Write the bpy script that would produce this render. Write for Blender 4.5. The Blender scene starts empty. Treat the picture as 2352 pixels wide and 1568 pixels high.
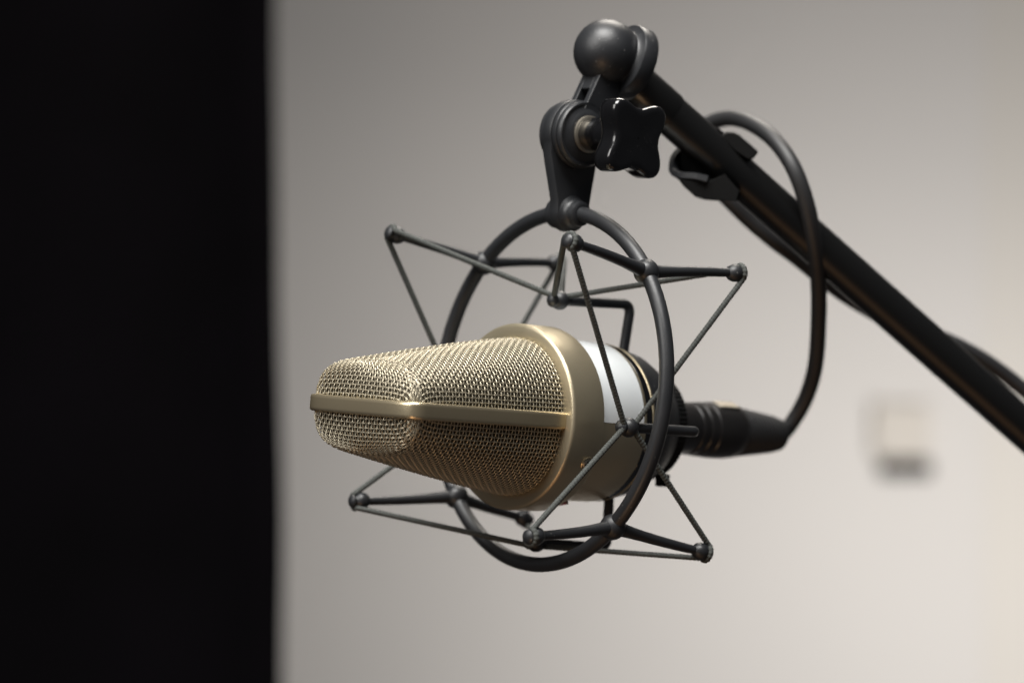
import bpy, math, random
import numpy as np
from mathutils import Vector, Matrix
random.seed(4); rng = np.random.default_rng(4)
S = bpy.context.scene
COL = S.collection
PI = math.pi
CAMZ = 1.30
FPX = 6000.0            # focal length in reference pixels (frame 2352 px wide)

# ------------------------------------------------------------------ frames
def rot(y, p, r):
    cy, sy = math.cos(y), math.sin(y); cp, sp = math.cos(p), math.sin(p); cr, sr = math.cos(r), math.sin(r)
    Ry = np.array([[cy,0,-sy],[0,1,0],[sy,0,cy]]); Rx = np.array([[1,0,0],[0,cp,-sp],[0,sp,cp]]); Rz = np.array([[cr,-sr,0],[sr,cr,0],[0,0,1]])
    return Rz @ Rx @ Ry
Rr = rot(0.670369302, -0.0240065463, 0.119066)
Tr = np.array([12.0554306, 15.6976530, 888.409902])
CW = np.array([[1,0,0],[0,0,1],[0,-1,0]], float)          # view axes -> world axes
QL = np.array([[1,0,0],[0,0,-1],[0,1,0]], float)          # mount local (x, y, z) -> view base   (local y points away)
MR = CW @ Rr @ QL
def frame(M3, t):
    m = Matrix.Identity(4)
    for i in range(3):
        for j in range(3): m[i][j] = float(M3[i, j])
        m[i][3] = float(t[i])
    return m
TW = CW @ Tr * .001 + np.array([0, 0, CAMZ])
M_MOUNT = frame(MR, TW)
# microphone frame inside the mount frame: small tilt, hangs 10.5 mm low
be, ga, ro = 1.031/30, 1.967/30, math.radians(-1.5)
Mi = (Matrix.Translation(Vector((0, 0, -10.61))*.001) @ Matrix.Rotation(ga, 4, 'Z') @
      Matrix.Rotation(-be, 4, 'Y') @ Matrix.Rotation(ro, 4, 'X'))
M_MIC = M_MOUNT @ Mi

def at(u, v, d):
    """world point (m) seen at reference position u, v at distance d mm along the view"""
    return Vector(((u-1176)/FPX*d*.001, d*.001, CAMZ - (v-784)/FPX*d*.001))
MI = M_MOUNT.inverted()
def on(u, v, n):
    """mount-frame point (mm, with n = towards the near side) seen at u, v"""
    a = MI @ Vector((0, 0, CAMZ)); b = MI @ at(u, v, 1000)
    t = (-n*.001 - a.y)/(b.y - a.y)
    p = a + (b-a)*t
    return np.array([p.x, -p.y, p.z])*1000
def loc(u, v, d):
    p = MI @ at(u, v, d); return np.array([p.x, -p.y, p.z])*1000
def depth_of(P):
    """view distance of a mount-frame point"""
    return (M_MOUNT @ (Vector((P[0], -P[1], P[2]))*.001)).y*1000

# ------------------------------------------------------------------ materials
def mat(name, base, rough=.5, metal=0., bump=0., bscale=400., var=0., coat=0., spec=.5, vscale=60., rvar=0.):
    m = bpy.data.materials.new(name); m.use_nodes = True
    nt = m.node_tree; b = nt.nodes['Principled BSDF']
    b.inputs['Base Color'].default_value = (*base, 1); b.inputs['Roughness'].default_value = rough
    b.inputs['Metallic'].default_value = metal; b.inputs['Coat Weight'].default_value = coat
    b.inputs['Coat Roughness'].default_value = .08
    b.inputs['Specular IOR Level'].default_value = spec
    tc = nt.nodes.new('ShaderNodeTexCoord')
    if bump:
        n = nt.nodes.new('ShaderNodeTexNoise'); n.inputs['Scale'].default_value = bscale; n.inputs['Detail'].default_value = 3
        bp = nt.nodes.new('ShaderNodeBump'); bp.inputs['Strength'].default_value = bump; bp.inputs['Distance'].default_value = .0003
        nt.links.new(tc.outputs['Object'], n.inputs['Vector']); nt.links.new(n.outputs['Fac'], bp.inputs['Height'])
        nt.links.new(bp.outputs['Normal'], b.inputs['Normal'])
    if var or rvar:
        n = nt.nodes.new('ShaderNodeTexNoise'); n.inputs['Scale'].default_value = vscale; n.inputs['Detail'].default_value = 5
        nt.links.new(tc.outputs['Object'], n.inputs['Vector'])
        if var:
            r = nt.nodes.new('ShaderNodeMapRange'); r.inputs['To Min'].default_value = 1-var; r.inputs['To Max'].default_value = 1+var
            r.inputs['From Min'].default_value = .3; r.inputs['From Max'].default_value = .7
            mx = nt.nodes.new('ShaderNodeVectorMath'); mx.operation = 'SCALE'; mx.inputs[0].default_value = base
            nt.links.new(n.outputs['Fac'], r.inputs['Value']); nt.links.new(r.outputs['Result'], mx.inputs['Scale'])
            nt.links.new(mx.outputs['Vector'], b.inputs['Base Color'])
        if rvar:
            r = nt.nodes.new('ShaderNodeMapRange'); r.inputs['To Min'].default_value = rough-rvar; r.inputs['To Max'].default_value = rough+rvar
            r.inputs['From Min'].default_value = .3; r.inputs['From Max'].default_value = .7
            nt.links.new(n.outputs['Fac'], r.inputs['Value']); nt.links.new(r.outputs['Result'], b.inputs['Roughness'])
    return m
def dusted(m, amount=.5, scale=900.):
    """scattered pale dust specks in the base colour"""
    nt = m.node_tree; b = nt.nodes['Principled BSDF']
    tc = nt.nodes.new('ShaderNodeTexCoord'); v = nt.nodes.new('ShaderNodeTexVoronoi'); v.inputs['Scale'].default_value = scale
    cr = nt.nodes.new('ShaderNodeValToRGB'); cr.color_ramp.elements[0].position = .06; cr.color_ramp.elements[1].position = .13
    cr.color_ramp.elements[0].color = (amount,)*3+(1,); cr.color_ramp.elements[1].color = (0, 0, 0, 1)
    n = nt.nodes.new('ShaderNodeTexNoise'); n.inputs['Scale'].default_value = scale*.09
    gt = nt.nodes.new('ShaderNodeMath'); gt.operation = 'GREATER_THAN'; gt.inputs[1].default_value = .56
    mu = nt.nodes.new('ShaderNodeMath'); mu.operation = 'MULTIPLY'
    mx = nt.nodes.new('ShaderNodeMix'); mx.data_type = 'RGBA'; mx.inputs['B'].default_value = (.42, .41, .40, 1)
    base = b.inputs['Base Color']
    if base.is_linked: nt.links.new(base.links[0].from_socket, mx.inputs['A'])
    else: mx.inputs['A'].default_value = base.default_value[:]
    nt.links.new(tc.outputs['Object'], v.inputs['Vector']); nt.links.new(tc.outputs['Object'], n.inputs['Vector'])
    nt.links.new(v.outputs['Distance'], cr.inputs['Fac']); nt.links.new(n.outputs['Fac'], gt.inputs[0])
    nt.links.new(cr.outputs['Color'], mu.inputs[0]); nt.links.new(gt.outputs[0], mu.inputs[1])
    nt.links.new(mu.outputs[0], mx.inputs['Factor']); nt.links.new(mx.outputs['Result'], base)
    return m
GOLD   = dusted(mat('champagne_paint', (.52, .45, .315), .37, .80, bump=.2, bscale=2600, rvar=.04, vscale=90), .5, 420)
GOLDB  = mat('champagne_bar', (.56, .475, .32), .31, .88, bump=.06, bscale=2600)
WIRE   = mat('mesh_wire', (.56, .505, .385), .37, .78)
LINER  = mat('inner_mesh', (.062, .053, .034), .5, .6, bump=.9, bscale=1500)
LABEL  = mat('white_label', (.70, .73, .74), .16, 0, coat=.3)
PLAST  = dusted(mat('charcoal_plastic', (.015, .016, .018), .42, 0, bump=.18, bscale=1500, rvar=.05, vscale=120), .35, 500)
PLASTD = mat('black_plastic', (.006, .006, .006), .6, 0, bump=.1, bscale=1500, spec=.1)
GLOSS  = dusted(mat('glossy_black', (.004, .004, .0045), .17, 0, coat=.25), .12, 1100)
BLACKP = mat('black_paint', (.005, .005, .005), .30, 0, bump=.05, bscale=700)
CORD   = mat('elastic_braid', (.044, .048, .044), .75, 0, bump=.5, bscale=3500, var=.35, vscale=1500)
RUBBER = mat('cable_rubber', (.016, .016, .017), .5, 0, bump=.08, bscale=900)
CONN   = mat('connector_black', (.018, .017, .017), .33, .3)
STEEL  = mat('steel', (.46, .42, .35), .45, 1)
RED    = mat('red_plastic', (.35, .03, .03), .4)
def plain(name, base, rough, **k): return mat(name, base, rough, **k)
WALL   = mat('painted_wall', (.60, .575, .55), .85, 0, bump=.2, bscale=90, var=.015, vscale=1.5)
WALLW  = mat('cream_wall', (.60, .568, .525), .85, 0, bump=.2, bscale=90)
CURT   = mat('black_fabric', (.0022, .0016, .0026), .95, 0, bump=.6, bscale=300, var=.3, vscale=6, spec=.1)
FIXW   = mat('cream_housing', (.53, .49, .44), .6)
FIXD   = mat('dark_strip', (.03, .027, .023), .6)

# ------------------------------------------------------------------ mesh helpers (mm, local x / n(near) / z  ->  x, -n, z in metres)
class MB:
    def __init__(s): s.V = []; s.F = []; s.n = 0
    def add(s, V, F):
        V = np.asarray(V, float); s.V.append(V); o = s.n
        s.F += [tuple(i+o for i in f) for f in F]; s.n += len(V); return s
    def build(s, name, m, parent=None, mtx=None, smooth=True, flip=True, auto=40, world=False):
        V = np.concatenate(s.V)
        if not world:
            V = V*np.array([1, -1, 1])*.001
        F = [f[::-1] for f in s.F] if (flip and not world) else s.F
        if mtx is not None:
            V = np.array([mtx @ Vector(v) for v in V])
        me = bpy.data.meshes.new(name); me.from_pydata(V.tolist(), [], F); me.update()
        o = bpy.data.objects.new(name, me); COL.objects.link(o); me.materials.append(m)
        import bmesh
        if len(V) < 60000:
            bm = bmesh.new(); bm.from_mesh(me); bmesh.ops.recalc_face_normals(bm, faces=bm.faces); bm.to_mesh(me); bm.free()
        if smooth:
            me.polygons.foreach_set('use_smooth', [True]*len(me.polygons))
            if auto:
                me.set_sharp_from_angle(angle=math.radians(auto))
        if parent: o.parent = parent
        return o
def nrm(v): return v/np.linalg.norm(v)
def tube(P, r, K=12, caps=True, rfun=None):
    """tube along polyline P; r scalar or list"""
    P = np.asarray(P, float); N = len(P); R = np.full(N, r) if np.isscalar(r) else np.asarray(r, float)
    T = np.gradient(P, axis=0); T /= np.linalg.norm(T, axis=1)[:, None]
    a = np.array([0, 0, 1.]) if abs(T[0][2]) < .9 else np.array([1., 0, 0])
    u = nrm(np.cross(T[0], a)); U = [u]
    for i in range(1, N):
        u = U[-1] - T[i]*np.dot(U[-1], T[i]); U.append(nrm(u))
    U = np.array(U); W = np.cross(T, U)
    th = np.arange(K)*2*PI/K
    c, s_ = np.cos(th), np.sin(th)
    RR = R[:, None]*np.ones((1, K))
    if rfun is not None:
        L = np.concatenate([[0], np.cumsum(np.linalg.norm(np.diff(P, axis=0), axis=1))])
        RR = RR*rfun(L[:, None], th[None, :])
    V = (P[:, None, :] + RR[..., None]*(U[:, None, :]*c[None, :, None] + W[:, None, :]*s_[None, :, None])).reshape(-1, 3)
    F = []
    for i in range(N-1):
        for j in range(K):
            k = (j+1) % K
            F.append((i*K+j, i*K+k, (i+1)*K+k, (i+1)*K+j))
    if caps:
        F.append(tuple(range(K))[::-1]); F.append(tuple((N-1)*K+j for j in range(K)))
    return V, F
def capsule(P, r, K=14):
    """tube with rounded ends"""
    P = np.asarray(P, float); R = np.full(len(P), r) if np.isscalar(r) else np.asarray(r, float)
    d0 = nrm(P[0]-P[1]); d1 = nrm(P[-1]-P[-2]); a = [(.0, 1), (.38, .92), (.7, .71), (.92, .38), (.99, .1)]
    pre = [P[0]+d0*R[0]*s for s, _ in a[1:]][::-1]; rp = [R[0]*c for _, c in a[1:]][::-1]
    post = [P[-1]+d1*R[-1]*s for s, _ in a[1:]]; rq = [R[-1]*c for _, c in a[1:]]
    return tube(np.array(pre+list(P)+post), np.concatenate([rp, R, rq]), K)
def smooth_path(P, n=12):
    """Catmull-Rom through points"""
    P = np.asarray(P, float); Q = np.vstack([2*P[0]-P[1], P, 2*P[-1]-P[-2]]); out = []
    for i in range(1, len(Q)-2):
        for t in np.linspace(0, 1, n, endpoint=False):
            a, b, c, d = Q[i-1], Q[i], Q[i+1], Q[i+2]
            out.append(.5*((2*b)+(-a+c)*t+(2*a-5*b+4*c-d)*t*t+(-a+3*b-3*c+d)*t**3))
    out.append(Q[-2]); return np.array(out)
def lathe(prof, o=(0, 0, 0), ax=(1, 0, 0), K=64, closed=False, up=None, rad=None):
    """revolve (t, r) about axis ax through o"""
    o = np.array(o, float); ax = nrm(np.array(ax, float))
    a = np.array([0, 0, 1.]) if abs(ax[2]) < .9 else np.array([1., 0, 0])
    u = nrm(np.cross(ax, a)); w = np.cross(ax, u); V = []; F = []; n = len(prof)
    for t, r in prof:
        for j in range(K):
            th = 2*PI*j/K; rr = max(r, 1e-4)
            if rad: rr *= rad(th, t)
            V.append(o+ax*t+rr*(u*math.cos(th)+w*math.sin(th)))
    m = n if closed else n-1
    for i in range(m):
        i2 = (i+1) % n
        for j in range(K):
            k = (j+1) % K; F.append((i*K+j, i*K+k, i2*K+k, i2*K+j))
    if not closed:
        if prof[0][1] > .01: F.append(tuple(range(K))[::-1])
        if prof[-1][1] > .01: F.append(tuple((n-1)*K+j for j in range(K)))
    return V, F
def sphere(c, r, sc=(1, 1, 1), K=24, ax=(0, 0, 1)):
    prof = [(-r*math.cos(PI*i/14), r*math.sin(PI*i/14)) for i in range(15)]
    return lathe(prof, c, ax, K)
def rbox(c, ex, ey, ez, half, b=.8):
    """chamfered box with centre c, unit axes and half sizes"""
    c = np.array(c, float); A = [nrm(np.array(a, float)) for a in (ex, ey, ez)]; V = []; idx = {}
    for sx in (-1, 1):
        for sy in (-1, 1):
            for sz in (-1, 1):
                for k in range(3):
                    s_ = [sx, sy, sz]; h = [s_[i]*(half[i]-(0 if i == k else b)) for i in range(3)]
                    idx[(sx, sy, sz, k)] = len(V); V.append(c+sum(A[i]*h[i] for i in range(3)))
    F = []
    for k in range(3):
        i, j = [(1, 2), (2, 0), (0, 1)][k]
        for s_ in (-1, 1):
            q = []
            for a, b2 in ((-1, -1), (1, -1), (1, 1), (-1, 1)):
                t = [0, 0, 0]; t[k] = s_; t[i] = a; t[j] = b2; q.append(idx[(*t, k)])
            F.append(q if s_ > 0 else q[::-1])
    for k in range(3):
        i, j = [(1, 2), (2, 0), (0, 1)][k]
        for a in (-1, 1):
            for b2 in (-1, 1):
                q = []
                for s_, f in ((-1, i), (-1, j), (1, j), (1, i)):
                    t = [0, 0, 0]; t[k] = s_; t[i] = a; t[j] = b2; q.append(idx[(*t, f)])
                F.append(q)
    for sx in (-1, 1):
        for sy in (-1, 1):
            for sz in (-1, 1): F.append([idx[(sx, sy, sz, k)] for k in range(3)])
    return V, F
def prism(poly, y0, y1, bev=.6, hole=None):
    """outline poly (x, z) extruded from n=y0 to n=y1 with small bevels"""
    P = np.array(poly, float); n = len(P)
    nx = np.roll(P, -1, 0)-np.roll(P, 1, 0); nr = np.stack([nx[:, 1], -nx[:, 0]], 1); nr /= np.linalg.norm(nr, axis=1)[:, None]
    area = .5*np.sum(P[:, 0]*np.roll(P[:, 1], -1)-np.roll(P[:, 0], -1)*P[:, 1])
    if area < 0: nr = -nr
    s_ = 1 if y1 > y0 else -1
    lv = [(y0, bev), (y0+s_*bev*.3, bev*.3), (y0+s_*bev, 0), (y1-s_*bev, 0), (y1-s_*bev*.3, bev*.3), (y1, bev)]
    V = []; F = []
    for y, ins in lv:
        for i in range(n):
            q = P[i]-nr[i]*ins; V.append((q[0], y, q[1]))
    for l in range(len(lv)-1):
        for i in range(n):
            k = (i+1) % n; F.append((l*n+i, l*n+k, (l+1)*n+k, (l+1)*n+i))
    F.append(tuple(range(n))); F.append(tuple((len(lv)-1)*n+i for i in range(n))[::-1])
    return V, F
def thing(name, mtx, label, cat, group=None):
    o = bpy.data.objects.new(name, None); o.empty_display_size = .02; COL.objects.link(o)
    o.matrix_world = mtx; o['label'] = label; o['category'] = cat
    if group: o['group'] = group
    return o

# ================================================================== MICROPHONE
mic = thing('microphone', M_MIC, 'champagne gold studio condenser microphone with woven wire grille, hanging in the black spider mount', 'microphone')
XF, RF, XB = -15.92, 31.38, -1.58
LG, A0, B0, B1 = 65.5, 26.0, 26.3, 14.2
RE, Q = 5.6, 3.3
def bfun(s): return B0-(B0-B1)*np.clip(s/LG, 0, 1.1)**1.18
def nfun(s): return 2.25+.90*np.clip(s/LG, 0, 1)**1.3
def Ffun(s, y, z):
    X = np.maximum(0, s-(LG-RE))/RE
    H = ((np.abs(y)/A0)**Q+X**Q)**(1/Q); n = nfun(s)
    return H**n+(np.abs(z)/bfun(s))**n
# surface table: outline coordinate u, elevation angle phi
PITCH = 1.40
s0 = LG-RE
psis = np.linspace(0, PI/2, 400)
rr = 1/(((np.cos(psis)/A0)**Q+(np.sin(psis)/RE)**Q)**(1/Q))
cx, cy = s0+rr*np.sin(psis), rr*np.cos(psis)
arc = np.concatenate([[0], np.cumsum(np.hypot(np.diff(cx), np.diff(cy)))]) + s0
UC = float(arc[np.argmin(np.abs(np.gradient(cx)+np.gradient(cy)))])
UH = float(arc[-1])                      # half outline length (flange to middle of the end)
NU, NPH = 260, 70
us = np.linspace(0, UH, NU); ph = np.linspace(0, PI/2, NPH)
TAB = np.zeros((NU, NPH, 3)); DD = np.zeros((NU, NPH))
for i, u in enumerate(us):
    if u <= s0: px, e = u, np.array([0., 1.])
    else:
        psi = np.interp(u, arc, psis); px, e = s0, np.array([math.sin(psi), math.cos(psi)])
    lo = np.zeros(NPH); hi = np.full(NPH, 60.)
    for _ in range(34):
        m = (lo+hi)/2
        f = Ffun(px+m*np.cos(ph)*e[0], m*np.cos(ph)*e[1], m*np.sin(ph))
        hi = np.where(f > 1, m, hi); lo = np.where(f > 1, lo, m)
    m = (lo+hi)/2
    TAB[i, :, 0] = px+m*np.cos(ph)*e[0]; TAB[i, :, 1] = m*np.cos(ph)*e[1]; TAB[i, :, 2] = m*np.sin(ph)
    DD[i] = np.concatenate([[0], np.cumsum(np.linalg.norm(np.diff(TAB[i], axis=0), axis=1))])
DMAX = DD[:, -1]
def surf(u, d, side=1, up=1):
    """u in 0..2*UH, d = distance from bar line. arrays"""
    u = np.atleast_1d(u).astype(float); d = np.atleast_1d(d).astype(float)
    mir = u > UH; uu = np.where(mir, 2*UH-u, u); fi = np.clip(uu/UH*(NU-1), 0, NU-1.001); i0 = fi.astype(int); t = fi-i0
    out = np.zeros((len(u), 3))
    for k in range(len(u)):
        a = [np.interp(d[k], DD[i0[k]], TAB[i0[k], :, c]) for c in range(3)]
        b = [np.interp(d[k], DD[i0[k]+1], TAB[i0[k]+1, :, c]) for c in range(3)]
        out[k] = np.array(a)*(1-t[k])+np.array(b)*t[k]
    out[mir, 1] *= -1
    return out
def snorm(P):
    h = .05; G = np.stack([Ffun(P[:, 0]+h, P[:, 1], P[:, 2])-Ffun(P[:, 0]-h, P[:, 1], P[:, 2]),
                           Ffun(P[:, 0], P[:, 1]+h, P[:, 2])-Ffun(P[:, 0], P[:, 1]-h, P[:, 2]),
                           Ffun(P[:, 0], P[:, 1], P[:, 2]+h)-Ffun(P[:, 0], P[:, 1], P[:, 2]-h)], 1)
    G[~np.isfinite(G)] = 0
    L = np.linalg.norm(G, axis=1); L[L == 0] = 1
    return G/L[:, None]
def to_mic(P, up=1):
    """(s along grille, y near, z) -> mic frame x, n, z"""
    return np.stack([XF-P[:, 0], P[:, 1], P[:, 2]*up], 1)
WR, AMP = .172, .175
DM = 10.5*PITCH                          # height of the sheared corner zone
W0 = 1.5*PITCH
wires = []                               # lists of (u, d, phase)
step = .42; TOPN = .80
def disp(t, D):                          # sideways crowding of the columns beside the corner
    return W0*np.clip(D/DM, 0, 1)*np.exp(-t/(4.5*PITCH))
ncol = int(UH/PITCH)
# columns of the near side, of the end and the mirrored far ones
cols = []
tt = PITCH*.5
while UC-tt > .2: cols.append(('side', tt)); tt += PITCH
ne = round((UH-UC)/PITCH); PE = (UH-UC)/ne
for i in range(ne): cols.append(('end', (i+.5)*PE))
jc = 0
for kind, t in cols:
    uc_ = UC-t if kind == 'side' else UC+t
    dm = float(np.interp(uc_, us, DMAX))
    d = np.arange(1.2, dm, step); D = np.clip(DM-d, 0, DM)
    u = uc_+(-1 if kind == 'side' else 1)*disp(t, D)
    j = round(t/PITCH-.5)*(1)
    if uc_ > s0:
        nz = snorm(surf(u, d))[:, 2]; kk = nz < TOPN
        if kk.sum() < 4: continue
        u, d = u[kk], d[kk]
    wires.append((u, d, AMP*np.cos(PI*(d/PITCH+j+(0 if kind == 'side' else 1)))))
    wires.append((2*UH-u, d, AMP*np.cos(PI*(d/PITCH+j))))
# rows
k = 1
while True:
    d0 = k*PITCH
    if d0 > DMAX.max()-.3: break
    if d0 >= DM-.4*PITCH:
        u = np.arange(0, 2*UH, step); uu = np.where(u > UH, 2*UH-u, u); ok = d0 < np.interp(uu, us, DMAX)-.2
        nz = snorm(surf(u, np.full(len(u), d0)))[:, 2]; ok &= ~((uu > s0) & (nz > TOPN))
        seg = []; 
        for i, f in enumerate(ok):
            if f: seg.append(u[i])
            if (not f or i == len(u)-1) and len(seg) > 3:
                a = np.array(seg); wires.append((a, np.full(len(a), d0), -AMP*np.cos(PI*(a/PITCH+k)))); seg = []
            elif not f: seg = []
    else:
        c = max(DM-d0, .25*PITCH); ha = W0*(1-2.0*c/DM)*1.0; Kc = (.75*PITCH+.28*c*.5)**2
        # distance h to the corner line (h<0 on this row's own side); D = c + K/(ha-h)
        for own in ('side', 'end'):
            hmax = ha-Kc/max(DM-1.2-c, .3)
            if own == 'side': lo = -UC
            else: lo = -(2*UH-2*UC)/2
            # parametrise by arc length
            h = [lo]; 
            while h[-1] < hmax:
                s_ = Kc/(ha-h[-1])**2; h.append(h[-1]+step/math.sqrt(1+s_*s_))
            h = np.array(h[:-1]); D = c+Kc/(ha-h); d = DM-D
            if own == 'end':
                # one wire across the whole end: mirror about the middle
                uA = UC-h; 
                A = uA[::-1]; dA = d[::-1]; B = 2*UH-uA; u = np.concatenate([A, B[1:]]); dd = np.concatenate([dA, d[1:]])
                wires.append((u, dd, -AMP*np.cos(PI*(u/PITCH+k))))
            else:
                u = UC+h; al = np.concatenate([[0], np.cumsum(np.hypot(np.diff(u), np.diff(d)))])
                wires.append((u, d, -AMP*np.cos(PI*((UC-al)/PITCH+k)))); wires.append((2*UH-u, d, -AMP*np.cos(PI*((UC-al)/PITCH+k))))
    k += 1
gm = MB()
def put(P, off):
    N = snorm(P); P = P+N*off[:, None]
    for up in (1, -1):
        V, F = tube(to_mic(P, up), WR, 5, caps=False); gm.add(V, F)
def ztop(s, y):
    X = np.maximum(0, s-(LG-RE))/RE; H = ((np.abs(y)/A0)**Q+X**Q)**(1/Q); n = nfun(s)
    return bfun(s)*np.maximum(0, 1-H**n)**(1/n)
# the top and bottom sides of the end zone: straight weave
kk = 0; s_ = s0+.5*PITCH
while s_ < LG:
    y = np.arange(-A0+.5, A0-.5, step); z = ztop(np.full(len(y), s_), y); P = np.stack([np.full(len(y), s_), y, z], 1)
    ok = (snorm(P)[:, 2] > TOPN-.06) & (z > 1)
    if ok.sum() > 4: put(P[ok], AMP*np.cos(PI*(y[ok]/PITCH+kk)))
    s_ += PITCH; kk += 1
kk = 0; y_ = -A0+.5*PITCH
while y_ < A0:
    x = np.arange(s0-.3, LG, step*.8); z = ztop(x, np.full(len(x), y_)); P = np.stack([x, np.full(len(x), y_), z], 1)
    ok = (snorm(P)[:, 2] > TOPN-.06) & (z > 1)
    if ok.sum() > 4: put(P[ok], -AMP*np.cos(PI*(x[ok]/PITCH+kk)))
    y_ += PITCH; kk += 1
for u, d, off in wires:
    if len(u) < 4: continue
    jit = np.interp(np.arange(len(u)), np.arange(0, len(u)+12, 12), rng.normal(0, .05, len(np.arange(0, len(u)+12, 12))))
    P = surf(u, np.maximum(d+jit, .3)); N = snorm(P); P = P+N*off[:, None]
    for up in (1, -1):
        V, F = tube(to_mic(P, up), WR, 5, caps=False); gm.add(V, F)
gm.build('grille', WIRE, mic, auto=0)
# inner fine screen behind the weave
lm = MB(); uu = np.linspace(0, 2*UH, 120); nd = 40
for up in (1, -1):
    V = []
    for u in uu:
        um = min(u, 2*UH-u); dm = float(np.interp(um, us, DMAX))
        P = surf(np.full(nd, u), np.linspace(0, dm, nd)); N = snorm(P); V.append(to_mic(P-N*1.25, up))
    V = np.concatenate(V); F = [(i*nd+j, (i+1)*nd+j, (i+1)*nd+j+1, i*nd+j+1) for i in range(len(uu)-1) for j in range(nd-1)]
    lm.add(V, F)
lm.build('inner_screen', LINER, mic, auto=0)
# bar along the sides and over the end
bp = []
uo = np.linspace(-.3, UH, 90)
for u in uo:
    p = surf([max(u, 0)], [0.])[0]; 
    bp.append((p[0]+min(u, 0), p[1]))
bp = np.array(bp); bp = np.vstack([bp, (bp[:-1]*[1, -1])[::-1]])
tg = np.gradient(bp, axis=0); tg /= np.linalg.norm(tg, axis=1)[:, None]; nn = np.stack([-tg[:, 1], tg[:, 0]], 1)
if nn[0][1] < 0: nn = -nn
sec = [(-.9, -2.75), (1.05, -2.75), (1.5, -2.6), (1.85, -2.15), (1.9, -1.5), (1.9, 1.5), (1.85, 2.15), (1.5, 2.6), (1.05, 2.75), (-.9, 2.75)]
V = []; F = []; K = len(sec)
for p, n_ in zip(bp, nn):
    for o_, z in sec: V.append((XF-(p[0]+n_[0]*o_), p[1]+n_[1]*o_, z))
for i in range(len(bp)-1):
    for j in range(K): F.append((i*K+j, i*K+(j+1) % K, (i+1)*K+(j+1) % K, (i+1)*K+j))
MB().add(V, F).build('centre_bar', GOLDB, mic, auto=50)
# collar with its flange ring
MB().add(*lathe([(XF+.3, 24.6), (XF, 25.0), (XF, 30.2), (XF+.12, 30.75), (XF+.45, 31.15), (XF+.9, RF-.04), (XF+1.4, RF), (XB-.6, RF), (XB-.15, RF-.2), (XB, RF-.6), (XB, 26.0), (XB-4, 24), (XF+4, 24)], K=128, closed=True)).build('collar', GOLD, mic)
body = MB().add(*lathe([(XB-3, 25), (XB-3, 27.5), (21.6, 27.5), (22.1, 27.35), (22.3, 27), (22.3, 20)], K=128)).build('body', GOLD, mic)
# label: curved sheet round the upper half
V = []; F = []; na = 72
xs = [XB+.05, 20.6]
for i in range(na+1):
    a = math.radians(1.0+178*i/na)
    for x in xs: V.append((x, 27.62*math.cos(a), 27.62*math.sin(a)))
    for x in xs[::-1]: V.append((x, 27.45*math.cos(a), 27.45*math.sin(a)))
for i in range(na):
    for j in range(4): F.append((i*4+j, i*4+(j+1) % 4, (i+1)*4+(j+1) % 4, (i+1)*4+j))
F += [(0, 1, 2, 3), tuple(na*4+j for j in (3, 2, 1, 0))]
lb = MB().add(V, F).build('label_plate', LABEL, body)
MB().add(*lathe([(22.35, 20), (22.35, 26.9), (22.6, 27.2), (24.9, 27.2), (25.1, 26.9), (25.1, 20)], K=96)).build('black_band', GLOSS, mic)
MB().add(*lathe([(25.12, 20), (25.12, 26.9), (25.4, 27.3), (26.1, 27.3), (26.3, 27), (26.3, 20)], K=96)).build('rear_trim_ring', GOLDB, mic)
# screw on the collar
a = math.radians(-25.5); ra = np.array([0, math.cos(a), math.sin(a)]); sc_ = np.array([-5.4, 0, 0])+ra*RF
sm = MB().add(*lathe([(-.6, 2.55), (.1, 2.55), (.3, 2.35), (.1, 2.1), (-.3, 2.0), (-.3, 0)], sc_, ra, 24)); sm.build('screw_socket', GOLDB, mic)
s1 = MB().add(*lathe([(-.5, 1.8), (.1, 1.8), (.45, 1.45), (.55, .6), (.55, .0)], sc_, ra, 24)).build('screw', STEEL, mic)
tn = np.array([0, -math.sin(a), math.cos(a)]); c1 = nrm(np.array([1, 0, 0])+tn*.55); c2 = np.cross(ra, c1)
cm = MB()
for q in (c1, c2): cm.add(*rbox(sc_+ra*.53, q, np.cross(ra, q), ra, (1.3, .33, .08), .03))
cm.build('cross_slot', PLASTD, s1, smooth=False)
# small red slide switch under the body
MB().add(*rbox((2.6, 5.5, -27.9), (1, 0, 0), (0, 1, .2), (0, -.2, 1), (3.4, 2.6, 1.0), .25)).build('switch', RED, mic, smooth=False)
MB().add(*rbox((6.4, 5.5, -27.8), (1, 0, 0), (0, 1, .2), (0, -.2, 1), (.35, 2.6, 1.0), .1)).build('switch_frame', STEEL, mic, smooth=False)

# ================================================================== SHOCK MOUNT
mt = thing('shock_mount', M_MOUNT, 'charcoal spider shock mount, its ring laced with elastic cords, clamped under the boom arm', 'shock mount')
RING = 60.0
def mixfit(model, u, v):
    """the point seen at u, v at the model's own distance"""
    return loc(u, v, depth_of(model))
th = np.linspace(0, 2*PI, 161)[:-1]
V = []; F = []; NT, KT = 160, 20
for i in range(NT):
    a = 2*PI*i/NT; e = np.array([0, math.cos(a), math.sin(a)])
    for j in range(KT):
        b = 2*PI*j/KT; V.append(e*(RING+2.55*math.cos(b))+np.array([2.55*math.sin(b), 0, 0]))
for i in range(NT):
    for j in range(KT): F.append((i*KT+j, i*KT+(j+1) % KT, ((i+1) % NT)*KT+(j+1) % KT, ((i+1) % NT)*KT+j))
MB().add(V, F).build('suspension_ring', PLAST, mt)
AF, RFo, AR, RRo = 36.88, 7.10, 36.22, 7.05
ARMS = dict(UL=(136.45, (907, 539), (1278, 603.5)), UR=(43.3, (1315, 557), (1692, 627)),
            LL=(223.9, (824.5, 1150), (1204, 1190)), LR=(314.3, (1226, 1231), (1613.5, 1267)))
ball = {}
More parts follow.
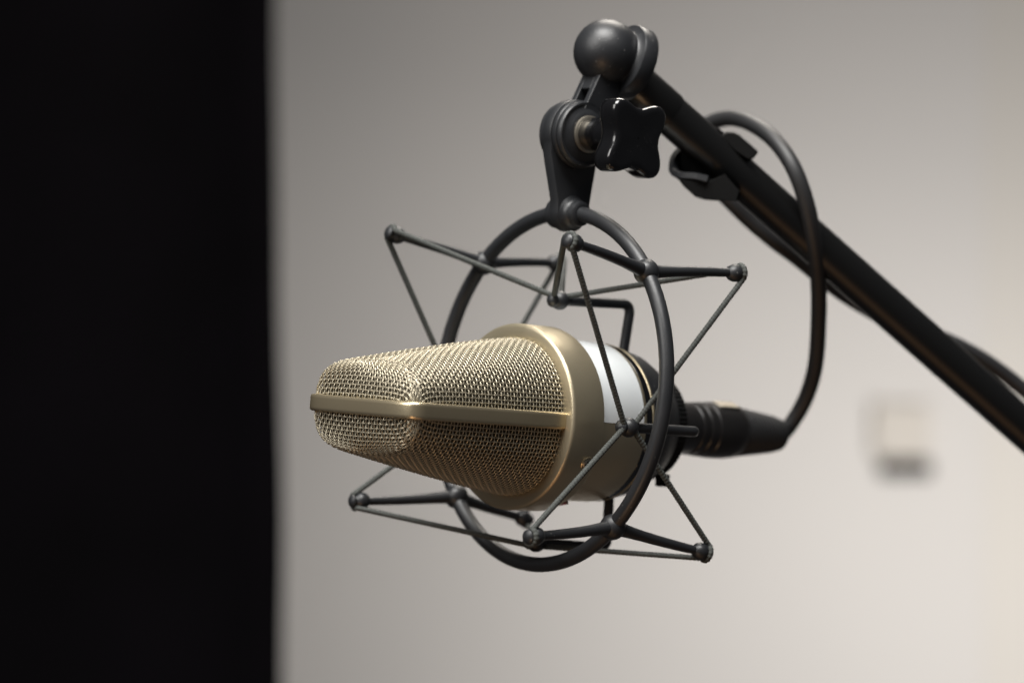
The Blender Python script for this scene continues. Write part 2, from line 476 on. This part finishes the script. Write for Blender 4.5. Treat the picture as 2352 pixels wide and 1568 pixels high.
inner_c = np.array([0, .03, -10.66]); RI, AI, BI, D2 = 41.99, -.77, 33.8, 1.856
INN = dict(T=(90, (1280, 689.5)), R=(0, (1438, 981)), L=(180, None), B=(270, None))
inn = {}
for kx, (ang, px) in INN.items():
    a = math.radians(ang+D2); e = np.array([0, math.cos(a), math.sin(a)])
    p = inner_c+e*RI-np.array([AI, 0, 0])
    if px: p = mixfit(p, *px)
    inn[kx] = (p, e)
for kx, (ang, pf, pr) in ARMS.items():
    a = math.radians(ang); e = np.array([0, math.cos(a), math.sin(a)])
    node = e*RING
    f = mixfit(e*(RING+RFo)-np.array([AF, 0, 0]), *pf); r = mixfit(e*(RING+RRo)+np.array([AR, 0, 0]), *pr)
    m = MB()
    V, F = sphere(node, 4.3, K=24); m.add(V, F)
    cr = MB()
    for tip in (f, r):
        t = np.linspace(0, 1, 14); bow = np.sin(t*PI)*.5
        P = node[None]*(1-t[:, None])+tip[None]*t[:, None]+e[None]*bow[:, None]
        m.add(*tube(P, np.interp(t, [0, .12, .3, 1], [2.9, 2.2, 1.85, 1.45]), 14))
        dr = nrm(tip-node)
        # ball end with a lip: two rounded lobes with a groove for the cord
        prof = [(-3.6, .8), (-3.2, 1.7), (-2.3, 2.6), (-1.0, 3.15), (.3, 3.2), (1.2, 2.8), (1.7, 2.1), (2.1, 1.95), (2.5, 2.2), (2.8, 2.5), (3.3, 2.45), (3.8, 1.9), (4.1, 1.0), (4.2, 0)]
        m.add(*lathe([(a_, b_*.94) for a_, b_ in prof], tip-dr*.5, dr, 24))
    m.build('cross_arm', PLAST, mt)
    ball[kx] = (f, r, nrm(f-node), nrm(r-node))
# elastic cords: from one inner ball over an outer ball to the next inner ball
def braid(L, t): return 1+.17*np.cos(3*t+2*PI*L/2.4)*np.cos(3*t-2*PI*L/2.4)
near = dict(UR=('T', 'R'), LR=('R', 'B'), LL=('B', 'L'), UL=('L', 'T'))
for kx, (f, r, df, dr) in ball.items():
    for tip, d, ends in ((f, df, -1), (r, dr, 1)):
        A, B = inn[near[kx][0]], inn[near[kx][1]]
        pa = A[0]+A[1]*1.2+np.array([ends*1.6, 0, 0]); pb = B[0]+B[1]*1.2+np.array([ends*1.6, 0, 0])
        c = tip+d*1.55                      # centre of the groove
        # loop over the outer side of the groove, in the plane across d
        mid = (pa+pb)/2-c; o_ = -(mid-d*np.dot(mid, d)); o_ = nrm(o_); w = np.cross(d, o_)
        ta = pa-c; sgn = 1 if np.dot(ta, w) > 0 else -1
        P = [pa]
        for g in np.linspace(-100, 100, 17):
            gr = math.radians(-g*sgn); P.append(c+(o_*math.cos(gr)+w*math.sin(gr)*1)*2.55)
        P.append(pb)
        P = np.array(P)
        # resample
        L = np.concatenate([[0], np.cumsum(np.linalg.norm(np.diff(P, axis=0), axis=1))]); q = np.arange(0, L[-1], .22)
        P = np.stack([np.interp(q, L, P[:, i]) for i in range(3)], 1)
        ker = np.array([1, 2, 3, 2, 1.])/9; Q_ = P.copy()
        for i in range(3): Q_[2:-2, i] = np.convolve(P[:, i], ker, 'valid')
        MB().add(*tube(Q_, .93, 16, rfun=braid)).build('elastic_cord', CORD, mt, auto=0)
# inner cradle: holder cone (follows the microphone axis) with four bent arms
def mic2mt(P):
    P = np.asarray(P, float); out = []
    for p in P:
        q = Mi @ (Vector((p[0], -p[1], p[2]))*.001); out.append((q.x*1000, -q.y*1000, q.z*1000))
    return np.array(out)
V, F = lathe([(26.6, 20), (26.6, 25.6), (27.2, 26.3), (30, 26.3), (36, 25.0), (41, 22.6), (45, 20.2), (46.6, 19.3), (46.9, 16)], K=96)
cra = MB().add(mic2mt(V), F).build('cradle_holder', PLAST, mt)
V, F = lathe([(46.7, 12), (46.7, 18.3), (47.1, 18.8), (51.0, 18.8), (51.5, 18.2), (51.6, 8)], K=360, rad=lambda t, x: 1+.006*(1 if math.sin(t*72) > 0 else -1)*(1 if 47 < x < 51.2 else 0))
MB().add(mic2mt(V), F).build('knurled_nut', PLASTD, cra, auto=30)
V, F = rbox((49, 10.5, -18.5), (1, 0, 0), (0, 1, 0), (0, 0, 1), (2.4, 1.5, 2.2), .4)
MB().add(mic2mt(V), F).build('latch', PLASTD, cra, smooth=False)
BEND = dict(T=(1449, 699), R=(1604, 991))
for kx, (p, e) in inn.items():
    bend = inner_c+e*RI+np.array([BI, 0, 0])
    if kx in BEND: bend = mixfit(bend, *BEND[kx])
    root = inner_c+e*20+np.array([BI-1.5, 0, 0])
    d1 = nrm(p-bend); d2 = nrm(root-bend); c = []
    for t in np.linspace(0, 1, 9):
        c.append((bend+d2*4)*(1-t)**2+bend*2*t*(1-t)+(bend+d1*4)*t*t)
    P = np.vstack([root, root*.6+bend*.4, c, bend*.5+p*.5, p])
    m = MB().add(*tube(smooth_path(P, 6), 1.75, 16))
    ax = nrm(bend-p)
    prof = [(-4.4, 0), (-4.2, 1.1), (-3.6, 2.1), (-2.8, 2.5), (-2.2, 2.3), (-1.7, 2.2), (-1.0, 2.9), (.2, 3.3), (1.4, 3.2), (2.4, 2.7), (3.2, 2.1), (3.8, 1.75)]
    m.add(*lathe(prof, p+ax*.6, ax, 24)); m.build('cradle_arm', PLAST, mt)

# clamp on the ring, lever arm, hinge discs
def hub(u, v, n): return on(u, v, n)
top = np.array([0, 0, RING])
# collar round the ring top, axis along n
cp = MB().add(*lathe([(-7.0, 2.6), (-7.0, 4.6), (-6.4, 5.2), (-3.2, 5.3), (-2.8, 5.9), (2.6, 6.0), (3.2, 5.2), (4.6, 4.9), (5.0, 4.4), (7.0, 4.2), (7.6, 3.4), (7.6, 2.6)], (0, 0, RING-.3), (0, 1, 0), 40))
cp.build('ring_clamp', PLAST, mt)
J0 = on(1316, 309, 0)                                  # hinge axis where it crosses n = 0
JX, JZ = J0[0], J0[2]
nl = lambda u: (u-1316)/4.4
# lever arm outline (x, z)
def arc_pts(cx_, cz, r, a0, a1, n=20): return [(cx_+r*math.cos(math.radians(a)), cz+r*math.sin(math.radians(a))) for a in np.linspace(a0, a1, n)]
R_D = 11.7
lev = arc_pts(JX, JZ, R_D, -25, 205, 40)+[(JX-10.4, JZ-8), (-7.0, RING+3.5), (-6.6, RING)]+arc_pts(0, RING, 6.6, 185, 355, 16)+[(6.6, RING), (7.2, RING+3.5), (JX+10.2, JZ-8)]
MB().add(*prism(lev, -2.3, 2.3, .5)).build('lever_arm', PLAST, mt, auto=35)
hg = MB()
hg.add(*lathe([(2.45, 6), (2.45, R_D-.7), (2.9, R_D-.25), (4.1, R_D-.25), (4.45, R_D-.6), (4.45, 6)], (JX, 0, JZ), (0, 1, 0), 72))
hg.add(*lathe([(4.6, 6), (4.6, R_D-.9), (5.0, R_D-.5), (6.3, R_D-.5), (6.9, R_D-1.0), (6.9, R_D-1.7), (6.55, R_D-2.1), (6.6, R_D-2.6), (7.6, 7.5), (8.0, 6.4), (8.0, 3)], (JX, 0, JZ), (0, 1, 0), 72))
hg.add(*lathe([(-5.4, 3), (-5.4, R_D-1.6), (-4.9, R_D-.9), (-2.5, R_D-.9), (-2.5, 3)], (JX, 0, JZ), (0, 1, 0), 72))
hg.build('hinge_disc', PLAST, mt)
MB().add(*lathe([(8.0, 2), (8.0, 6.1), (8.25, 6.3), (8.8, 6.3), (9.0, 6.0), (9.0, 2)], (JX, 0, JZ), (0, 1, 0), 48)).build('washer', STEEL, mt)
kb = MB()
kb.add(*lathe([(9.05, 2), (9.05, 5.2), (9.5, 5.6), (20, 5.4), (25.5, 5.6), (27, 7)], (JX, 0, JZ), (0, 1, 0), 40))
V = []; F = []; K = 96
lv = [(25.3, .35), (25.0, .72), (25.2, .86), (26.0, .955), (27.2, .995), (29.0, 1.0), (32.0, 1.0), (33.2, .985), (34.0, .95), (34.45, .88), (34.5, .78), (34.2, .4), (34.1, .02)]
for y, s_ in lv:
    for j in range(K):
        t = 2*PI*j/K; g = (1+math.cos(4*(t-PI/4)))/2; r = 9.8+5.2*g**1.35
        if s_ > .7: r -= (1-s_)*14
        else: r = r*s_/.9
        V.append((JX+r*math.cos(t), y, JZ-1.6+r*math.sin(t)*1.05))
for i in range(len(lv)-1):
    for j in range(K): F.append((i*K+j, i*K+(j+1) % K, (i+1)*K+(j+1) % K, (i+1)*K+j))
F.append(tuple(range(K)))
kb.add(V, F); kb.build('tightening_knob', GLOSS, mt, auto=45)

# ---- boom, dome head and neck
DC = on(1393, 121, 2.0)                                # dome centre
DCw = M_MOUNT @ (Vector((DC[0], -DC[1], DC[2]))*.001)
axc = np.array([.827, .30, .475]); axw = Vector(CW @ axc).normalized()
M3 = M_MOUNT.to_3x3().inverted(); al = M3 @ axw; AXD = np.array([al.x, -al.y, al.z])
ddep = DCw.y*1000
MB().add(*lathe([(-11.35*math.cos(a), 11.35*math.sin(a)) for a in np.linspace(0, PI/2*1.32, 26)]+[(6.1, 9.9), (6.7, 10.4), (7.1, 12.3), (7.25, 12.7), (7.7, 12.95), (12.2, 13.0), (12.8, 12.7), (13.2, 11.5), (13.5, 5)], DC, AXD, 72)).build('swivel_dome', PLAST, mt)
# slotted neck between the dome and the hinge
NA = on(1341, 184, 2.3+4.7); NB = np.array([JX, 0, JZ])
pl = on(1334, 181, -2.4); pr_ = on(1370, 188, 7.0); ql = on(1312, 229, -2.4)
fd = nrm(pl-ql)                                         # front edge direction, going up
xd = nrm(np.cross(fd, [0, 1, 0])); 
if xd[0] < 0: xd = -xd
L = np.linalg.norm(pl-ql)
neck = MB(); y0, y1 = -2.4, 6.9; wid = 11.0; T_ = 2.3
def nbox(a0, a1, b0, b1, c0, c1):
    c = ql+fd*(a0+a1)/2+xd*(b0+b1)/2; c = np.array([c[0], (c0+c1)/2, c[2]])
    neck.add(*rbox(c, fd, (0, 1, 0), xd, ((a1-a0)/2, (c1-c0)/2, (b1-b0)/2), .25))
nbox(-6, L+4, 0, wid, y0, y0+T_); nbox(-6, L+4, 0, wid, y1-T_, y1)
nbox(L*.52, L+4, .01, wid-.01, y0+T_-.2, y1-T_+.2); nbox(-6, L*.52, 5, wid-.01, y0+T_-.2, y1-T_+.2)
neck.build('swivel_neck', PLAST, mt, smooth=False)

bA = at(1446, 181, ddep+14); bB0 = at(2345, 977, 0+958)
bdir = (bB0-bA).normalized(); bB = bA+bdir*(bB0-bA).length*1.9
def wm(o): return Matrix.Translation(o)
boom = thing('boom_arm', wm(bB), 'glossy black tubular boom arm slanting down to the right, behind the shock mount', 'boom arm')
def wp(p): return np.array(p)
def wtube(pts, r, K=24, base=Vector((0, 0, 0)), caps=True, rfun=None):
    """tube through world points (m), radius mm; returned relative to base in metres"""
    V, F = tube(np.array([list(p) for p in pts])*1000, r, K, caps, rfun); return (np.array(V)*.001-np.array(base), F)
n = 30
V, F = wtube([bA+(bB-bA)*t for t in np.linspace(0, 1, n)], 7.15, 40, bB)
MB().add(V, F).build('tube', BLACKP, boom, world=True)
s_ = (at(1531, 256, 900)-bA).length
V, F = lathe([(0, 4), (0, 7.3), (.5, 7.55), (s_*1000-.6, 7.55), (s_*1000, 7.3), (s_*1000+.05, 7.0)], list(bA*1000), list(bdir), 48)
MB().add(np.array(V)*.001-np.array(bB), F).build('end_sleeve', BLACKP, boom, world=True)

# ================================================================== CABLE
conn_len = 118.0
MC = M_MIC
def micw(x, n=0, z=0): return MC @ (Vector((x, -n, z))*.001)
cab = thing('microphone_cable', MC @ Matrix.Translation((.0545, 0, 0)), 'thick black rubber cable plugged into the microphone, looping up over the boom arm', 'cable')
prof = [(48, 6), (48, 9.25), (66.5, 9.25), (66.8, 9.1), (67.2, 9.1), (67.5, 9.4), (70.5, 9.5), (70.8, 9.35), (71.2, 9.35), (71.5, 9.7), (75, 9.85), (75.2, 9.6), (75.6, 9.6), (75.9, 9.95), (79, 10.15), (86, 10.1), (90.5, 9.6), (91.2, 9.1)]
tp = []
x = 91.4
while x < 115:
    r = 9.2-(x-91)*.115 if x < 110 else 9.2-19*.115-(x-110)*.22
    tp += [(x, r-.55), (x+.3, r), (x+1.5, r), (x+1.8, r-.55)]; x += 2.3
tp += [(116.2, 5.2), (117, 4.2), (117.2, 2)]
sh = lambda P: [(t-52, r) for t, r in P]
V, F = lathe(sh(prof), K=64); cn = MB().add(V, F).build('connector', CONN, cab)
V, F = lathe(sh([(91.2, 3)]+tp), K=48); MB().add(V, F).build('strain_relief', RUBBER, cn)
V, F = rbox((83.5-52, 3.8, 9.35), (1, 0, 0), (0, nrm(np.array([0, 9.3, -3.8]))[1], nrm(np.array([0, 9.3, -3.8]))[2]), (0, .38, .925), (5.2, 2.5, .55), .3)
MB().add(V, F).build('latch_button', STEEL, cn, auto=30)
e0 = micw(114.5); e1 = micw(121)
dE = e1.y*1000
pts = [e0, e1, at(1832, 950, dE-1), at(1858, 895, dE-6), at(1874, 830, dE-14), at(1880, 740, dE-24), at(1880, 660, dE-34), at(1872, 570, dE-44), at(1853, 470, dE-50), at(1822, 385, dE-50), at(1778, 322, dE-42), at(1726, 285, dE-30), at(1678, 272, dE-17), at(1630, 284, dE-8),
       at(1594, 315, dE-6), at(1583, 355, dE-12), at(1610, 402, dE-19), at(1664, 449, dE-22), at(1718, 502, dE-20), at(1778, 553, dE-18), at(1830, 592, dE-12), at(1890, 640, dE-4), at(1960, 690, dE+6), at(2060, 745, dE+12), at(2160, 775, dE+16), at(2258, 825, dE+20), at(2350, 893, dE+24), at(2460, 985, dE+26), at(2700, 1200, dE+30)]
base = cab.matrix_world.inverted()
P = smooth_path([list(p) for p in pts], 10)
V, F = tube(P*1000, 2.9, 20); V = np.array([base @ Vector(v) for v in np.array(V)*.001])
MB().add(V, F).build('cable', RUBBER, cab, world=True)

# ================================================================== CABLE CLIP
cc = at(1640, 385, 905)
ux = bdir; uy = Vector((0, 1, 0)); uy = (uy-ux*uy.dot(ux)).normalized(); uz = ux.cross(uy)
if uz.z < 0: uz = -uz
clip = thing('cable_clip', wm(cc), 'black plastic cable clip hooked round the boom arm beside the cable', 'clip')
pxm = .905/FPX                                              # metres per reference pixel here
t0 = (at(1630, 345, 905)-bA).dot(bdir)
bc = bA+bdir*t0                                            # boom axis near the clip
def bl(a, b, c): return np.array(bc+ux*a*.001+uy*b*.001+uz*c*.001-cc)
# split sleeve hugging the tube
V = []; F = []; na = 30
for i in range(na+1):
    a = math.radians(-105+210*i/na)
    for (x_, r) in ((0, 7.25), (0, 7.75), (15, 7.75), (15, 7.25)): V.append(bl(x_, r*math.cos(a), r*math.sin(a)))
for i in range(na):
    for j in range(4): F.append((i*4+j, i*4+(j+1) % 4, (i+1)*4+(j+1) % 4, (i+1)*4+j))
F += [(0, 1, 2, 3), tuple(na*4+j for j in (3, 2, 1, 0))]
MB().add(V, F).build('sleeve', PLASTD, clip, world=True, auto=30)
def wprism(px, d0, d1, bev=.6):
    """outline through reference positions, between distances d0 and d1"""
    n = len(px); V = []; F = []; C = np.mean(np.array(px, float), axis=0)
    for d, s_ in ((d0, bev), (d0+1, 0), (d1-1, 0), (d1, bev)):
        for q in px:
            q = np.array(q, float); q = q+(C-q)/np.linalg.norm(C-q)*s_*6
            V.append(np.array(at(q[0], q[1], d)-cc))
    for l in range(3):
        for i in range(n): F.append((l*n+i, l*n+(i+1) % n, (l+1)*n+(i+1) % n, (l+1)*n+i))
    F += [tuple(range(n)), tuple(3*n+i for i in range(n))[::-1]]
    return V, F
dd = bc.y*1000
# hook: round band standing out to the lower left
hook = [at(1580, 352, dd+8), at(1562, 360, dd+6), at(1553, 378, dd+3), at(1555, 399, dd-1), at(1572, 406, dd-4), at(1600, 408, dd-6), at(1628, 414, dd-7)]
P = smooth_path([list(p) for p in hook], 8)
V = []; F = []
tg = np.gradient(P, axis=0); tg /= np.linalg.norm(tg, axis=1)[:, None]
for p, t in zip(P, tg):
    dpt = np.array([.35, .9, -.1]); dpt = nrm(dpt-t*np.dot(dpt, t)); w = np.cross(t, dpt)
    for a_, b_ in ((-1, -.7), (-.7, -1), (.7, -1), (1, -.7), (1, .7), (.7, 1), (-.7, 1), (-1, .7)):
        V.append(p+dpt*a_*.0038+w*b_*.0013-np.array(cc))
for i in range(len(P)-1):
    for j in range(8): F.append((i*8+j, i*8+(j+1) % 8, (i+1)*8+(j+1) % 8, (i+1)*8+j))
F += [tuple(range(8)), tuple((len(P)-1)*8+j for j in range(8))[::-1]]
MB().add(V, F).build('hook', PLAST, clip, world=True, auto=50)
V, F = wprism([(1551, 404), (1572, 413), (1625, 418), (1665, 400), (1700, 440), (1694, 462), (1640, 461), (1618, 459), (1597, 452), (1572, 430)], dd-9, dd+5)
MB().add(V, F).build('jaw', PLASTD, clip, world=True, auto=40)
V, F = wprism([(1566, 350), (1600, 345), (1645, 385), (1650, 412), (1600, 403), (1566, 400), (1559, 378)], dd+1, dd+9)
MB().add(V, F).build('lining', PLASTD, clip, world=True, auto=40)
V, F = wprism([(1655, 312), (1668, 303), (1684, 303), (1697, 309), (1740, 346), (1741, 352), (1731, 364), (1722, 368), (1690, 350)], dd-3, dd+7)
MB().add(V, F).build('thumb_tab', PLASTD, clip, world=True, auto=40)

# ================================================================== SETTING
def wbox(name, m, lo, hi, parent=None, base=(0, 0, 0), bev=.004):
    lo = np.array(lo, float); hi = np.array(hi, float); c = (lo+hi)/2-np.array(base)
    V, F = rbox(c, (1, 0, 0), (0, 1, 0), (0, 0, 1), (hi-lo)/2, bev)
    return MB().add(V, F).build(name, m, parent, world=True, smooth=False)
WY = 3.20
w = wbox('wall', WALL, (-4, WY, 0), ((2262-1176)/FPX*WY, WY+.12, 3.2), bev=.0003); w['kind'] = 'structure'
w2 = wbox('wall', WALLW, ((2262-1176)/FPX*WY+.0002, WY, 0), (3, WY+.12, 3.2), bev=.0003); w2['kind'] = 'structure'
# black curtain at the left, with folds
PYd = 2.15
ex0 = (634-1176)/FPX*PYd; ex1 = (650-1176)/FPX*PYd; zt = CAMZ+784/FPX*PYd; zb = CAMZ-784/FPX*PYd
sl = (ex1-ex0)/(zb-zt)
cur = thing('black_curtain', Matrix.Translation((-1.0, PYd, .05)), 'heavy black curtain hanging out of focus at the left edge', 'curtain')
V = []; F = []; nx, nz = 160, 60
for side in (0, 1):
    for j in range(nz+1):
        z = .05+2.75*j/nz; xe = ex0+sl*(z-zt)+.0012*math.sin(z*11+1.2)+.0007*math.sin(z*23)
        for i in range(nx+1):
            t = i/nx; x = xe-1.5*(1-t); f = .018*math.sin((1-t)*1.5/.11)+.006*math.sin((1-t)*37)
            V.append((x+1.0, f*(1 if t < .97 else (1-t)/.03)+side*.006, z-.05))
o_ = (nx+1)*(nz+1)
for j in range(nz):
    for i in range(nx):
        a = j*(nx+1)+i; F.append((a, a+1, a+nx+2, a+nx+1)); F.append((a+o_, a+nx+1+o_, a+nx+2+o_, a+1+o_))
for j in range(nz): a = j*(nx+1)+nx; F.append((a, a+o_, a+nx+1+o_, a+nx+1)); a = j*(nx+1); F.append((a, a+nx+1, a+nx+1+o_, a+o_))
MB().add(V, F).build('fabric', CURT, cur, world=True)
# small fixture on the wall, far out of focus
def wx(u): return (u-1176)/FPX*WY
def wz(v): return CAMZ-(v-784)/FPX*WY
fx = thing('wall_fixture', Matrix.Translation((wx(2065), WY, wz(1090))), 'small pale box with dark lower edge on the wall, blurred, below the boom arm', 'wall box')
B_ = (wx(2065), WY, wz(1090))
wbox('housing', FIXW, (wx(2000), WY-.010, wz(1052)), (wx(2134), WY-.001, wz(925)), fx, B_, .003)
wbox('base', FIXD, (wx(2018), WY-.012, wz(1095)), (wx(2138), WY-.001, wz(1055)), fx, B_, .004)  # dark strip along the housing's lower edge

# ================================================================== LIGHT, CAMERA
W = bpy.data.worlds.new('World'); S.world = W; W.use_nodes = True
W.node_tree.nodes['Background'].inputs['Color'].default_value = (.9, .93, 1, 1)
W.node_tree.nodes['Background'].inputs['Strength'].default_value = .05
def area(name, pos, tgt, sx, sy, power, col, spread=180):
    l = bpy.data.lights.new(name, 'AREA'); l.shape = 'RECTANGLE'; l.size = sx; l.size_y = sy; l.energy = power; l.color = col; l.spread = math.radians(spread)
    o = bpy.data.objects.new(name, l); COL.objects.link(o); o.location = pos
    o.rotation_euler = (Vector(tgt)-Vector(pos)).to_track_quat('-Z', 'Y').to_euler(); return o
MP = (.03, .88, CAMZ)
area('ceiling_lamp', (-.15, .30, CAMZ+1.4), MP, 1.1, .8, 17.5, (1, .98, .95), 95)
area('left_front_lamp', (-1.35, -.2, CAMZ+1.05), MP, 1.1, .9, 5.5, (1, .975, .94), 85)
area('rear_top_lamp', (.25, 1.9, CAMZ+1.3), MP, .7, .4, 17, (1, .93, .84))
area('wall_wash', (1.0, 1.8, CAMZ-.55), (.39, 3.2, CAMZ-.12), .5, .4, 6.0, (1, .974, .945), 88)  # area light added out of frame to shape the wall's brightness falloff
area('low_warm_lamp', (-.30, .2, CAMZ-.62), MP, .2, .2, .32, (1, .62, .34), 100)
area('low_fill', (.05, .55, CAMZ-.9), MP, .8, .5, .30, (1, .55, .27), 120)  # broad warm fill added to lift the underside; no desk stands here

cd = bpy.data.cameras.new('camera'); cam = bpy.data.objects.new('camera', cd); COL.objects.link(cam); S.camera = cam
cam.location = (0, 0, CAMZ); cam.rotation_euler = (PI/2, 0, 0)
cd.sensor_width = 36; cd.lens = FPX/2352*36; cd.clip_start = .02; cd.clip_end = 50
cd.dof.use_dof = True; cd.dof.focus_distance = .848; cd.dof.aperture_fstop = 6.3
S.view_settings.view_transform = 'Standard'; S.view_settings.look = 'None'; S.view_settings.gamma = 1; S.view_settings.exposure = 0
S.cycles.max_bounces = 8
